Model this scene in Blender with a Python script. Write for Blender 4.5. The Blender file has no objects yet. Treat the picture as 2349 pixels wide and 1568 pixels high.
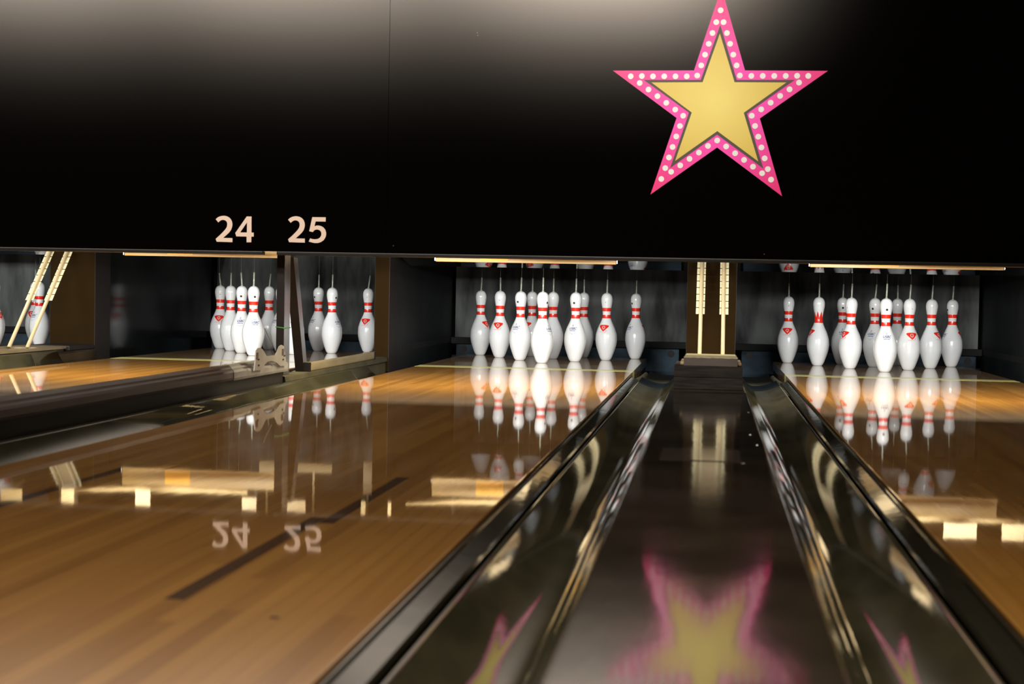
import bpy, bmesh, math, random
from mathutils import Vector, Matrix
from mathutils.geometry import tessellate_polygon
random.seed(7)
PI = math.pi
sc = bpy.context.scene
COL = sc.collection

# ------------------------------------------------------------------ camera
cam_d = bpy.data.cameras.new('camera')
cam = bpy.data.objects.new('camera', cam_d)
COL.objects.link(cam)
sc.camera = cam
cam_d.sensor_width = 36.0
cam_d.lens = 3412.14 / 2349 * 36.0
RT = Vector((0.9909214102555303, 0.13303786967757153, 0.019382567653548583))
UP = Vector((-0.02373794672624, 0.031230136229666416, 0.9992302980175783))
FW = Vector((-0.13233014993724254, 0.9906187984400103, -0.03410465649815203))
LOC = Vector((0.8915, -7.8880, 0.38008))
m = Matrix((RT, UP, -FW)).transposed().to_4x4()
m.translation = LOC
cam.matrix_world = m
cam_d.clip_start = 0.02
cam_d.dof.use_dof = True
cam_d.dof.focus_distance = 8.0
cam_d.dof.aperture_fstop = 6.3

# ------------------------------------------------------------------ world, exposure
w = bpy.data.worlds.new('world'); sc.world = w
w.use_nodes = True
w.node_tree.nodes['Background'].inputs[0].default_value = (1.0, 0.82, 0.62, 1)
w.node_tree.nodes['Background'].inputs[1].default_value = 0.006
sc.view_settings.view_transform = 'Standard'
sc.view_settings.look = 'None'
sc.view_settings.gamma = 1
sc.view_settings.use_curve_mapping = False
sc.view_settings.exposure = 0.0

# ------------------------------------------------------------------ lights of the hall and over the pins, plus added foreground fill
def area(name, loc, direction, sx, sy, power, color, spread=PI):
    l = bpy.data.lights.new(name, 'AREA'); l.shape = 'RECTANGLE'; l.size = sx; l.size_y = sy
    l.energy = power; l.color = color; l.spread = spread
    o = bpy.data.objects.new(name, l); COL.objects.link(o)
    o.location = loc
    o.rotation_euler = Vector(direction).to_track_quat('-Z', 'Y').to_euler()
    return o
HALL_P = 70
hall_lights = [area('lamp_light', (x, -7.4, 3.1), (0, 0.97, -0.22), 1.9, 0.5, HALL_P, (1.0, 0.90, 0.79), math.radians(85)) for x in (-4.4, -2.2, 0.0)]
OVER_P = 27
over_lights = [area('lamp_light', (x, -7.0, 3.1), (0, 0.05, -1), 1.6, 0.6, OVER_P, (1.0, 0.88, 0.72), math.radians(95)) for x in (-1.4, 1.6)]  # extra unseen lamps, added to brighten the near lane boards
LANE_X = {23: -3.3815, 24: -1.5937, 25: 0.0, 26: 1.7878}
PIN_P = 16
WASH_P = 30
pin_lights, wash_lights = {}, {}
for k, x in LANE_X.items():
    pin_lights[k] = area('lamp_light', (x, -2.12, 0.60), (0, 1, -0.16), 1.0, 0.07, PIN_P, (0.93, 0.97, 1.0), math.radians(110))
    wash_lights[k] = area('lamp_light', (x, -2.10, 0.585), (0, 0.2, -1), 1.0, 0.05, WASH_P, (1.0, 0.88, 0.62))

# ------------------------------------------------------------------ helpers
def link(name, bm, mats, parent=None, smooth=False):
    me = bpy.data.meshes.new(name)
    bmesh.ops.recalc_face_normals(bm, faces=bm.faces[:])
    bm.to_mesh(me); bm.free()
    for mt in (mats if isinstance(mats, (list, tuple)) else [mats]): me.materials.append(mt)
    if smooth:
        for p in me.polygons: p.use_smooth = True
    o = bpy.data.objects.new(name, me); COL.objects.link(o)
    if parent is not None:
        o.parent = parent
        o.matrix_parent_inverse = Matrix.Translation(-parent.location) if parent.type == 'EMPTY' else Matrix()
    return o

def tag(o, label=None, cat=None, group=None, kind=None):
    if label: o['label'] = label
    if cat: o['category'] = cat
    if group: o['group'] = group
    if kind: o['kind'] = kind
    return o

def thing(name, loc, label, cat, group=None):
    o = bpy.data.objects.new(name, None); COL.objects.link(o); o.location = loc
    o.empty_display_size = 0.05
    return tag(o, label, cat, group)

def adopt(child, parent):
    child.parent = parent
    child.matrix_parent_inverse = Matrix.Translation(-parent.location)

def box(bm, x0, x1, y0, y1, z0, z1, bev=0.0, mi=0):
    g = bmesh.ops.create_cube(bm, size=1.0)
    vs = g['verts']
    for v in vs:
        v.co = Vector((x0 + (v.co.x + .5) * (x1 - x0), y0 + (v.co.y + .5) * (y1 - y0), z0 + (v.co.z + .5) * (z1 - z0)))
    fs = set(f for v in vs for f in v.link_faces)
    for f in fs: f.material_index = mi
    if bev > 0:
        es = list(set(e for v in vs for e in v.link_edges))
        bmesh.ops.bevel(bm, geom=es, offset=bev, segments=2, affect='EDGES', profile=0.6)
    return bm

def bx(*a, **k): return box(bmesh.new(), *a, **k)

def extr_y(bm, prof, y0, y1, segs=1, mi=0):
    """closed profile [(x, z)] pushed along y"""
    rings = []
    for i in range(segs + 1):
        y = y0 + (y1 - y0) * i / segs
        rings.append([bm.verts.new((x, y, z)) for x, z in prof])
    n = len(prof)
    for a, b in zip(rings, rings[1:]):
        for i in range(n):
            f = bm.faces.new((a[i], a[(i + 1) % n], b[(i + 1) % n], b[i])); f.material_index = mi
    for r in (rings[0], rings[-1]):
        for t in tessellate_polygon([[Vector((v.co.x, v.co.z, 0)) for v in r]]):
            try:
                f = bm.faces.new([r[i] for i in t]); f.material_index = mi
            except ValueError: pass
    return bm

def plate_xz(bm, poly, y, th, holes=(), mi=0):
    """flat shape in the x z plane, front face at y, thickness th away from the hall"""
    loops = [poly] + list(holes)
    flat = [p for l in loops for p in l]
    tris = tessellate_polygon([[Vector((a, b, 0)) for a, b in l] for l in loops])
    f_ = [bm.verts.new((a, y, b)) for a, b in flat]
    b_ = [bm.verts.new((a, y + th, b)) for a, b in flat]
    for t in tris:
        bm.faces.new([f_[i] for i in t]).material_index = mi
        bm.faces.new([b_[i] for i in reversed(t)]).material_index = mi
    k = 0
    for l in loops:
        n = len(l)
        for i in range(n):
            bm.faces.new((f_[k + i], f_[k + (i + 1) % n], b_[k + (i + 1) % n], b_[k + i])).material_index = mi
        k += n
    return bm

def tube(bm, pts, r, n=12, cap=True, mi=0):
    pts = [Vector(p) for p in pts]
    rings = []
    for i, p in enumerate(pts):
        d = (pts[min(i + 1, len(pts) - 1)] - pts[max(i - 1, 0)]).normalized()
        a = d.cross(Vector((0, 0, 1)) if abs(d.z) < .9 else Vector((1, 0, 0))).normalized()
        b = d.cross(a)
        rr = r[i] if isinstance(r, (list, tuple)) else r
        rings.append([bm.verts.new(p + (a * math.cos(2 * PI * k / n) + b * math.sin(2 * PI * k / n)) * rr) for k in range(n)])
    for q, s in zip(rings, rings[1:]):
        for k in range(n):
            bm.faces.new((q[k], q[(k + 1) % n], s[(k + 1) % n], s[k])).material_index = mi
    if cap:
        bm.faces.new(rings[0]).material_index = mi; bm.faces.new(rings[-1]).material_index = mi
    return bm

# ------------------------------------------------------------------ materials
def mat(name, col, rough=0.5, metal=0.0, coat=0.0, coat_r=0.03, spec=0.5, ior=1.5, var=0.0, vscale=6.0, vstretch=(1, 1, 1),
        bump=0.0, bscale=30.0, bstretch=(1, 1, 1), col2=None, rvar=0.0):
    m = bpy.data.materials.new(name); m.use_nodes = True
    nt = m.node_tree; N = nt.nodes; L = nt.links
    b = N['Principled BSDF']
    b.inputs['Base Color'].default_value = (*col, 1)
    b.inputs['Roughness'].default_value = rough
    b.inputs['Metallic'].default_value = metal
    b.inputs['Coat Weight'].default_value = coat
    b.inputs['Coat Roughness'].default_value = coat_r
    b.inputs['Specular IOR Level'].default_value = spec
    b.inputs['IOR'].default_value = ior
    tc = N.new('ShaderNodeTexCoord')
    if var > 0 or rvar > 0:
        mp = N.new('ShaderNodeMapping'); mp.inputs['Scale'].default_value = vstretch
        L.new(tc.outputs['Object'], mp.inputs['Vector'])
        nz = N.new('ShaderNodeTexNoise'); nz.inputs['Scale'].default_value = vscale; nz.inputs['Detail'].default_value = 6
        L.new(mp.outputs['Vector'], nz.inputs['Vector'])
        if var > 0:
            mx = N.new('ShaderNodeMix'); mx.data_type = 'RGBA'
            c2 = col2 or tuple(min(1, c * (1 + var)) for c in col)
            c1 = tuple(c * (1 - var) for c in col) if col2 is None else col
            mx.inputs[6].default_value = (*c1, 1); mx.inputs[7].default_value = (*c2, 1)
            rp = N.new('ShaderNodeMapRange'); rp.inputs['From Min'].default_value = .35; rp.inputs['From Max'].default_value = .65
            L.new(nz.outputs['Fac'], rp.inputs['Value']); L.new(rp.outputs['Result'], mx.inputs['Factor'])
            L.new(mx.outputs[2], b.inputs['Base Color'])
        if rvar > 0:
            r2 = N.new('ShaderNodeMapRange'); r2.inputs['From Min'].default_value = .35; r2.inputs['From Max'].default_value = .7
            r2.inputs['To Min'].default_value = rough; r2.inputs['To Max'].default_value = rough + rvar
            L.new(nz.outputs['Fac'], r2.inputs['Value']); L.new(r2.outputs['Result'], b.inputs['Roughness'])
    if bump > 0:
        mp = N.new('ShaderNodeMapping'); mp.inputs['Scale'].default_value = bstretch
        L.new(tc.outputs['Object'], mp.inputs['Vector'])
        nz = N.new('ShaderNodeTexNoise'); nz.inputs['Scale'].default_value = bscale; nz.inputs['Detail'].default_value = 3
        L.new(mp.outputs['Vector'], nz.inputs['Vector'])
        bp = N.new('ShaderNodeBump'); bp.inputs['Strength'].default_value = 1.0; bp.inputs['Distance'].default_value = bump
        L.new(nz.outputs['Fac'], bp.inputs['Height']); L.new(bp.outputs['Normal'], b.inputs['Normal'])
        if coat > 0: L.new(bp.outputs['Normal'], b.inputs['Coat Normal'])
    return m

def wood(name, dark, light, board, bias=0.0, tint=None, coat_r=0.03):
    """lane boards running along y under a lacquer coat"""
    m = bpy.data.materials.new(name); m.use_nodes = True
    nt = m.node_tree; N = nt.nodes; L = nt.links
    b = N['Principled BSDF']
    tc = N.new('ShaderNodeTexCoord'); sp = N.new('ShaderNodeSeparateXYZ'); L.new(tc.outputs['Object'], sp.inputs[0])
    def M(op, a, bb=None, c=None):
        n = N.new('ShaderNodeMath'); n.operation = op
        for i, v in enumerate((a, bb, c)):
            if v is None: continue
            if isinstance(v, (int, float)): n.inputs[i].default_value = v
            else: L.new(v, n.inputs[i])
        return n.outputs[0]
    q = M('DIVIDE', sp.outputs['X'], board); idx = M('FLOOR', q); fr = M('FRACT', q)
    wn = N.new('ShaderNodeTexWhiteNoise'); wn.noise_dimensions = '1D'; L.new(idx, wn.inputs['W'])
    yo = M('FLOOR', M('ADD', M('DIVIDE', sp.outputs['Y'], 1.3), M('MULTIPLY', wn.outputs['Value'], 7.0)))
    cmb = N.new('ShaderNodeCombineXYZ'); L.new(idx, cmb.inputs[0]); L.new(yo, cmb.inputs[1])
    w2 = N.new('ShaderNodeTexWhiteNoise'); w2.noise_dimensions = '2D'; L.new(cmb.outputs[0], w2.inputs['Vector'])
    mp = N.new('ShaderNodeMapping'); mp.inputs['Scale'].default_value = (70, 1.6, 10); L.new(tc.outputs['Object'], mp.inputs[0])
    nz = N.new('ShaderNodeTexNoise'); nz.inputs['Scale'].default_value = 1.0; nz.inputs['Detail'].default_value = 5; nz.inputs['Roughness'].default_value = .6
    L.new(mp.outputs[0], nz.inputs['Vector'])
    mp2 = N.new('ShaderNodeMapping'); mp2.inputs['Scale'].default_value = (14, .5, 10); L.new(tc.outputs['Object'], mp2.inputs[0])
    n2 = N.new('ShaderNodeTexNoise'); n2.inputs['Scale'].default_value = 1.0; n2.inputs['Detail'].default_value = 2
    L.new(mp2.outputs[0], n2.inputs['Vector'])
    v = M('ADD', M('MULTIPLY', w2.outputs['Value'], 0.38), M('MULTIPLY', nz.outputs['Fac'], 0.55))
    v = M('ADD', v, M('MULTIPLY', n2.outputs['Fac'], 0.5))
    v = M('ADD', v, -0.22 + bias)
    cr = N.new('ShaderNodeMix'); cr.data_type = 'RGBA'; cr.clamp_factor = True
    cr.inputs[6].default_value = (*dark, 1); cr.inputs[7].default_value = (*light, 1)
    L.new(v, cr.inputs['Factor'])
    seam = M('LESS_THAN', fr, 0.045)
    mx = N.new('ShaderNodeMix'); mx.data_type = 'RGBA'
    L.new(M('MULTIPLY', seam, 0.55), mx.inputs['Factor']); L.new(cr.outputs[2], mx.inputs[6]); mx.inputs[7].default_value = (*[c * .35 for c in dark], 1)
    L.new(mx.outputs[2], b.inputs['Base Color'])
    b.inputs['Roughness'].default_value = .45
    b.inputs['Specular IOR Level'].default_value = .15
    b.inputs['Coat Weight'].default_value = 1.0; b.inputs['Coat Roughness'].default_value = coat_r; b.inputs['Coat IOR'].default_value = 1.5
    # a faint long ripple of the lacquer
    mp3 = N.new('ShaderNodeMapping'); mp3.inputs['Scale'].default_value = (26, 5, 1); L.new(tc.outputs['Object'], mp3.inputs[0])
    n3 = N.new('ShaderNodeTexNoise'); n3.inputs['Scale'].default_value = 1.0; n3.inputs['Detail'].default_value = 2
    L.new(mp3.outputs[0], n3.inputs['Vector'])
    bp = N.new('ShaderNodeBump'); bp.inputs['Strength'].default_value = 1.0; bp.inputs['Distance'].default_value = 0.00006
    L.new(n3.outputs['Fac'], bp.inputs['Height']); L.new(bp.outputs['Normal'], b.inputs['Coat Normal'])
    return m

M_LANE = wood('lane_maple', (0.25, 0.098, 0.015), (0.56, 0.282, 0.062), 0.0274)
M_DECK = wood('pin_deck_maple', (0.21, 0.115, 0.05), (0.42, 0.26, 0.12), 0.0274)
M_LINE = mat('pale_yellow_strip', (0.60, 0.55, 0.20), .5, coat=.45, coat_r=.05)
M_DART = mat('dark_inlay', (0.085, 0.036, 0.010), .45, coat=1, coat_r=.03, spec=.15, var=.2, vscale=3, vstretch=(20, 1, 1))
M_EDGE = mat('lane_edge_wood', (0.16, 0.085, 0.04), .6, var=.3, vscale=10, vstretch=(1, .1, 3))
M_GUT = mat('gutter_plastic', (0.055, 0.049, 0.028), .025, spec=.5, var=.28, vscale=7, vstretch=(1.5, .6, 1), bump=.00005, bscale=1, bstretch=(6, 70, 6), rvar=.02)
M_GUTD = mat('gutter_dusty_lit', (0.15, 0.138, 0.085), .45, spec=.4, var=.3, vscale=9)  # dusty far end, its tone also lightened to carry the lamp light
M_BUMP = mat('bumper_rail_plastic', (0.020, 0.018, 0.011), .06, spec=.5, bump=.0003, bscale=1, bstretch=(30, 12, 30))
M_SLOT = mat('slot_black', (0.004, 0.004, 0.004), .8)
M_CAP = mat('capping_brown', (0.036, 0.027, 0.018), .068, spec=.8, ior=2.3, var=.3, vscale=5, bump=.00012, bscale=1, bstretch=(60, 14, 10), rvar=.025)
M_RAIL = mat('rail_brown', (0.060, 0.040, 0.036), .33, spec=.6, var=.35, vscale=4, vstretch=(3, 1, 3), rvar=.15)
M_RAILD = mat('rail_side_dark', (0.016, 0.012, 0.009), .5, spec=.4)
M_TRAY = mat('tray_brown', (0.20, 0.15, 0.085), .45, var=.15, vscale=8)
M_MASK = mat('mask_black', (0.0012, 0.0010, 0.0009), .5, spec=0)
_n = M_MASK.node_tree.nodes; _l = M_MASK.node_tree.links
_g = _n.new('ShaderNodeBsdfGlossy'); _g.distribution = 'BECKMANN'; _g.inputs['Roughness'].default_value = .235; _g.inputs['Color'].default_value = (1, .93, .86, 1)
_m = _n.new('ShaderNodeMixShader'); _m.inputs[0].default_value = .026
_l.new(_n['Principled BSDF'].outputs[0], _m.inputs[1]); _l.new(_g.outputs[0], _m.inputs[2]); _l.new(_m.outputs[0], _n['Material Output'].inputs['Surface'])
M_TRIM = mat('trim_black', (0.006, 0.005, 0.004), .35, spec=.3, var=.3, vscale=9)
M_BLK = mat('back_black', (0.006, 0.006, 0.006), .7)
M_KBROWN = mat('kickback_brown', (0.017, 0.0085, 0.0018), .7, spec=.03, var=.12, vscale=3)
M_KGREY = mat('kickback_grey', (0.018, 0.014, 0.013), .5, spec=.2, var=.1, vscale=4)
M_KBLACK = mat('kickback_black', (0.010, 0.012, 0.013), .5, spec=.3, var=.3, vscale=5)
M_KGLOSS = mat('kickback_glossy', (0.006, 0.007, 0.007), .13, spec=.35, bump=.00006, bscale=20)
M_CURT = mat('curtain_grey', (0.10, 0.105, 0.102), .75, var=.9, vscale=1.0, vstretch=(7, 2, 1.6), spec=.3)
M_CUSH = mat('cushion_blue', (0.035, 0.055, 0.075), .8, var=.6, vscale=1.0, vstretch=(5, 3, 7), spec=.3)
M_GLASSY = mat('deflector_black', (0.006, 0.006, 0.006), .035, spec=1.0, ior=1.9)
M_BLOCK = mat('block_dark_wood', (0.020, 0.0155, 0.013), .7, spec=.3, var=.6, vscale=1, vstretch=(12, 12, 130), bump=.0008, bscale=1, bstretch=(10, 10, 160))
M_BLOCKG = mat('block_grey', (0.11, 0.088, 0.075), .6, var=.12, vscale=20)
M_CREAM = mat('cream_plastic', (0.50, 0.385, 0.215), .4, var=.05, vscale=20)
M_STRIP = mat('strip_pale', (0.85, 0.77, 0.48), .4)
M_CREAM2 = mat('cream_board', (0.70, 0.52, 0.22), .5, var=.08, vscale=3)
M_GOLD = mat('guard_gold', (0.36, 0.22, 0.055), .45, var=.08, vscale=4)
M_ORANGE = mat('orange_sticker', (0.85, 0.42, 0.02), .5)
M_STEEL = mat('brushed_steel', (0.42, 0.40, 0.40), .22, metal=1.0, var=.15, vscale=1, vstretch=(30, 30, 6))
M_STEELP = mat('steel_shade_and_caps', (0.008, 0.005, 0.004), .5, spec=.2, var=.2, vscale=20)  # shade on the steel fronts put into the colour; also tube end caps
M_OLIVE = mat('olive_matte', (0.055, 0.047, 0.025), .6, spec=.3, var=.25, vscale=9)
M_TUBE = mat('tan_tube', (0.32, 0.25, 0.14), .35, metal=.4, var=.2, vscale=1, vstretch=(20, 3, 20))
M_FORK = mat('grey_bracket', (0.24, 0.22, 0.195), .4, metal=.2, var=.12, vscale=14)
M_GREEN = mat('green_tie', (0.02, 0.13, 0.02), .4)
M_CHROME = mat('chrome', (0.8, 0.8, 0.8), .15, metal=1)
M_FLOOR = mat('floor_dark', (0.01, 0.01, 0.01), .8)
M_HALL = mat('hall_dark', (0.02, 0.018, 0.016), .8)
M_DIGIT = mat('digit_beige', (0.62, 0.49, 0.40), .5)
M_MACH = mat('machine_tan', (0.42, 0.30, 0.13), .5)
M_SWHITE = mat('star_white', (0.90, 0.92, 0.90), .45)
M_SDARK = mat('star_outline', (0.055, 0.045, 0.028), .5)
M_TAG = mat('tag_greige', (0.085, 0.062, 0.055), .09, spec=.8, ior=1.9)
M_PIN = mat('pin_white', (0.86, 0.87, 0.88), .22, coat=.6, coat_r=.06, var=.03, vscale=9)
M_RED = mat('pin_red', (0.86, 0.030, 0.014), .25, coat=.6, coat_r=.06)
M_REDF = mat('pin_red_faded', (0.86, 0.22, 0.18), .3)
M_BLUE = mat('pin_blue', (0.006, 0.032, 0.19), .3)
M_BLUEF = mat('pin_blue_faded', (0.30, 0.38, 0.55), .3)
M_HOLE = mat('pin_hole', (0.012, 0.012, 0.008), .8)
M_WOODH = mat('pin_hole_wood', (0.25, 0.19, 0.09), .8)
M_SLEEVE = mat('string_sleeve', (0.36, 0.40, 0.33), .25, coat=.5, var=.15, vscale=60)
M_STRING = mat('string', (0.10, 0.12, 0.11), .6)

def radial_mat(name, cin, cout, r0, r1, cx, cz):
    m = bpy.data.materials.new(name); m.use_nodes = True
    N = m.node_tree.nodes; L = m.node_tree.links; b = N['Principled BSDF']
    tc = N.new('ShaderNodeTexCoord')
    sb = N.new('ShaderNodeVectorMath'); sb.operation = 'SUBTRACT'; sb.inputs[1].default_value = (cx, 0, cz)
    L.new(tc.outputs['Object'], sb.inputs[0])
    ml = N.new('ShaderNodeVectorMath'); ml.operation = 'MULTIPLY'; ml.inputs[1].default_value = (1, 0, 1)
    L.new(sb.outputs[0], ml.inputs[0])
    ln = N.new('ShaderNodeVectorMath'); ln.operation = 'LENGTH'; L.new(ml.outputs[0], ln.inputs[0])
    mr = N.new('ShaderNodeMapRange'); mr.inputs['From Min'].default_value = r0; mr.inputs['From Max'].default_value = r1
    L.new(ln.outputs['Value'], mr.inputs['Value'])
    mx = N.new('ShaderNodeMix'); mx.data_type = 'RGBA'; L.new(mr.outputs['Result'], mx.inputs['Factor'])
    mx.inputs[6].default_value = (*cin, 1); mx.inputs[7].default_value = (*cout, 1)
    L.new(mx.outputs[2], b.inputs['Base Color']); b.inputs['Roughness'].default_value = .45
    return m
M_PINK = radial_mat('star_pink', (1.0, 0.040, 0.50), (0.86, 0.0, 0.16), .16, .44, .90, 1.10)
M_YEL = radial_mat('star_yellow', (0.90, 0.76, 0.17), (0.72, 0.53, 0.065), .03, .27, .90, 1.10)

# ------------------------------------------------------------------ the setting
tag(link('floor', bx(-9, 9, -16, 3, -.42, -.36), M_FLOOR), kind='structure')
tag(link('ceiling', bx(-9, 9, -16, 3, 3.4, 3.5), M_HALL), kind='structure')
tag(link('wall_back', bx(-9, 9, 2.2, 2.3, -.36, 3.4), M_BLK), kind='structure')
tag(link('wall_left', bx(-9.1, -9, -16, 2.3, -.36, 3.4), M_HALL), kind='structure')
tag(link('wall_right', bx(9, 9.1, -16, 2.3, -.36, 3.4), M_HALL), kind='structure')
for x, l in zip((-4.4, -2.2, 0.0), hall_lights):
    t = thing('ceiling_light', (x, -7.6, 3.4), 'hall ceiling light glowing on the black panel ' + ('at far left', 'left of its seam', 'right of its seam')[(-4.4, -2.2, 0.0).index(x)], 'ceiling light', 'ceiling lights of the hall')
    link('housing', bx(x - .8, x + .8, -8.0, -7.45, 2.95, 3.398, bev=.01), M_TRIM, t)
    adopt(l, t)

for x, l in zip((-1.4, 1.6), over_lights):
    t = thing('ceiling_light', (x, -7.0, 3.4), 'added unseen fill light above the lane foreground, %s of the camera' % ('left' if x < 0 else 'right'), 'ceiling light', 'ceiling lights of the hall')
    link('housing', bx(x - .85, x + .85, -7.35, -6.65, 3.12, 3.398, bev=.01), M_TRIM, t)
    adopt(l, t)

# ------------------------------------------------------------------ lanes
EDGE = {23: (-3.92, -2.84), 24: (-2.134, -1.054), 25: (-.558, .520), 26: (1.253, 2.336)}
LNAME = {23: 'far left lane, cut by the frame, half hidden by the tan rods', 24: 'left lane ending under the number 24, behind the dark rail', 25: 'broad middle lane filling the lower left foreground', 26: 'right lane running out of the frame at lower right'}
DEND = .875
for k, (a, b) in EDGE.items():
    t = thing('bowling_lane', ((a + b) / 2, -5, 0), 'maple bowling lane, ' + LNAME[k], 'bowling lane', None)
    link('lane_bed', bx(a, b, -14, -.665, -.045, 0, bev=.002), M_LANE, t)
    link('pin_deck', bx(a, b, -.512, DEND, -.045, 0, bev=.002), M_DECK, t)
    link('deck_strip', bx(a, b, -.6645, -.5125, -.045, 0.0002), M_LINE, t)
    link('side_board', bx(a + .004, b - .004, -14, DEND - .004, -.20, -.0455), M_EDGE, t)
    darts = {25: [(.243, .269, -6.17, -5.50), (.270, .296, -5.56, -4.95), (-.312, -.286, -5.55, -4.9)], 24: [(-1.33, -1.305, -6.1, -5.2)], 26: [(2.03, 2.056, -6.1, -5.2)]}.get(k, [])
    for (x0, x1, y0, y1) in darts:
        link('dark_board', bx(x0, x1, y0, y1, -.01, .0003), M_DART, t)
    if k == 25:
        bm = bmesh.new()
        bmesh.ops.create_circle(bm, cap_ends=True, segments=20, radius=.006, matrix=Matrix.Translation((.402, -6.24, .0004)))
        link('knot', bm, M_DART, t)

GZ0, GZ1, GT = -.044, -.074, .54
def gutter(edge, s, label, ow=.2395, zw=.056, oe=.236, bumper=True):
    """s = +1: the gutter lies right of the lane edge, -1: left; ow, zw: where its outer wall ends"""
    t = thing('gutter', (edge + s * .12, -5, -.1), label, 'gutter')
    X = lambda o: edge + s * o
    if bumper:
        bm = bmesh.new()
        extr_y(bm, [(X(.002), -.007), (X(.004), -.004), (X(.007), -.005), (X(.009), -.010), (X(.036), -.017), (X(.040), -.021), (X(.040), -.052), (X(.002), -.052)], -14, -.95)
        link('bumper_rail', bm, M_BUMP, t)
        link('slot', bx(min(X(.041), X(.050)), max(X(.041), X(.050)), -14, -.97, -.075, -.050), M_SLOT, t)
    def profile(zb, tm):
        q = [(.0505, -.022), (.0515, -.017), (.053, -.016)]
        for i in range(1, 41):
            a = i / 40; o = .053 + (ow - .053) * a
            q.append((o, zb + (-.016 - zb) * ((tm - a) / tm) ** 2 if a < tm else zb + (zw - zb) * ((a - tm) / (1 - tm)) ** 2.2))
        return q
    bm = bmesh.new(); rings = []
    for y in [-14, -9, -7, -6, -5.5, -5, -4.5, -4, -3.5, -3, -2.5, -2, -1.6, -1.2, -.80]:
        k = min(1, max(0, (-2.0 - y) / 4.0)); k = k * k * (3 - 2 * k)
        q = profile(GZ0 + (GZ1 - GZ0) * k, GT)                     # the channel gets shallower towards the pit
        loop = [(X(o), y, z) for o, z in q] + [(X(o), y, z - .006) for o, z in reversed(q)]
        rings.append([bm.verts.new(v) for v in loop])
    n = len(rings[0])
    for A, B in zip(rings, rings[1:]):
        for i in range(n): bm.faces.new((A[i], A[(i + 1) % n], B[(i + 1) % n], B[i]))
    h = n // 2
    for R_ in (rings[0], rings[-1]):
        for i in range(h - 1): bm.faces.new((R_[i], R_[i + 1], R_[n - 2 - i], R_[n - 1 - i]))
    link('channel', bm, M_GUT, t, smooth=True)
    top2 = [(X(.030), -.066)] + [(X(.045 + (oe - .055) * i / 16), -.085 + .012 * abs(i / 8 - 1) ** 3) for i in range(17)] + [(X(oe), -.066)]
    bot2 = [(x, z - .006) for x, z in reversed(top2)]
    bm = bmesh.new(); extr_y(bm, top2 + bot2, -.79, .72)
    link('end_section', bm, M_GUTD, t, smooth=True)
    link('gutter_base', bx(min(X(.055), X(.203)), max(X(.055), X(.203)), -14, .6, -.30, -.125), M_SLOT, t)
    if bumper:
        bm = bmesh.new()
        tube(bm, [(X(.016), -.90, -.036), (X(.030), -.35, -.045), (X(.032), .10, -.050)], .011, 10)
        link('guide_rod', bm, M_GUTD, t)
    return t
gutter(.520, 1, 'dark olive plastic gutter right of the middle lane, left of the centre capping')
gutter(1.253, -1, 'dark olive plastic gutter left of the right lane, right of the centre capping')
gutter(-.558, -1, 'dark gutter between the middle lane and the long brown rail', ow=.2075, zw=.004, oe=.204)
gutter(-1.054, 1, 'gutter hidden behind the long brown rail, right of the left lane', ow=.2075, zw=.004, oe=.204)
gutter(-2.134, -1, 'matt olive gutter at far left beneath the tan rods', ow=.222, zw=.040, oe=.204, bumper=False)
gutter(-2.84, 1, 'gutter right of the far left lane behind the brown tray', ow=.218, zw=.030, oe=.204, bumper=False)
gutter(2.336, 1, 'gutter at the right frame edge beside the right lane', ow=.2075, zw=.004, oe=.204)

# ------------------------------------------------------------------ cappings and rails
t = thing('ball_return_capping', (.886, -8, 0), 'glossy dark brown capping in the centre foreground mirroring the star', 'capping')
bm = bmesh.new()
extr_y(bm, [(.7610, .063), (.7630, .0648), (.768, .065), (1.002, .065), (1.0075, .0648), (1.0095, .063), (1.0095, -.34), (.7610, -.34)], -14, -3.05)
link('top_cover', bm, M_CAP, t)
bm = bmesh.new(); extr_y(bm, [(.7610, .055), (.765, .0675), (1.0055, .0675), (1.0095, .055), (1.0095, -.34), (.7610, -.34)], -3.045, -.32)
link('end_cover', bm, M_CAP, t)
link('name_tag', bx(0.8007, 0.954, -5.0498, -4.8346, .0652, .0662, bev=.0004), M_TAG, t)['label'] = 'worn pale rectangular tag'
for (x, y) in ((0.9981, -3.8266), (0.9865, -4.4776), (0.9949, -4.7086), (0.9582, -5.0656)):
    bm = bmesh.new(); bmesh.ops.create_uvsphere(bm, u_segments=12, v_segments=8, radius=.0045)
    for v in bm.verts: v.co = Vector((x + v.co.x, y + v.co.y, .065 + max(v.co.z * .4, 0)))
    link('screw', bm, M_CHROME, t)
t = thing('ball_return_capping', (-2.49, -5, 0), 'dark capping at far left under the brown tray', 'capping')
bm = bmesh.new()
extr_y(bm, [(-2.618, .020), (-2.610, .030), (-2.366, .030), (-2.3575, .020), (-2.3575, -.34), (-2.618, -.34)], -14, -.32)
link('top_cover', bm, M_CAP, t)

t = thing('divider_rail', (-.81, -5, 0), 'long dark brown divider rail between the left and middle lanes', 'rail')
bm = bmesh.new()
extr_y(bm, [(-.765, .050), (-.763, .058), (-.764, .076), (-.769, .083), (-.782, .087), (-.786, .093), (-.800, .099), (-.826, .099), (-.840, .094), (-.846, .083), (-.847, .050)], -14, -2.18, 1)
link('rail_top', bm, M_RAIL, t)
bm = bmesh.new(); extr_y(bm, [(-.781, .0495), (-.831, .0495), (-.831, -.34), (-.781, -.34)], -14, -2.19)
link('rail_side', bm, M_RAILD, t)
bm = bmesh.new(); extr_y(bm, [(-.770, .004), (-.773, .022), (-.777, .026), (-.835, .026), (-.839, .022), (-.842, .004), (-.831, -.003), (-.831, -.34), (-.781, -.34), (-.781, -.003)], -2.185, -.32)
link('rear_base', bm, M_OLIVE, t)
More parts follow.
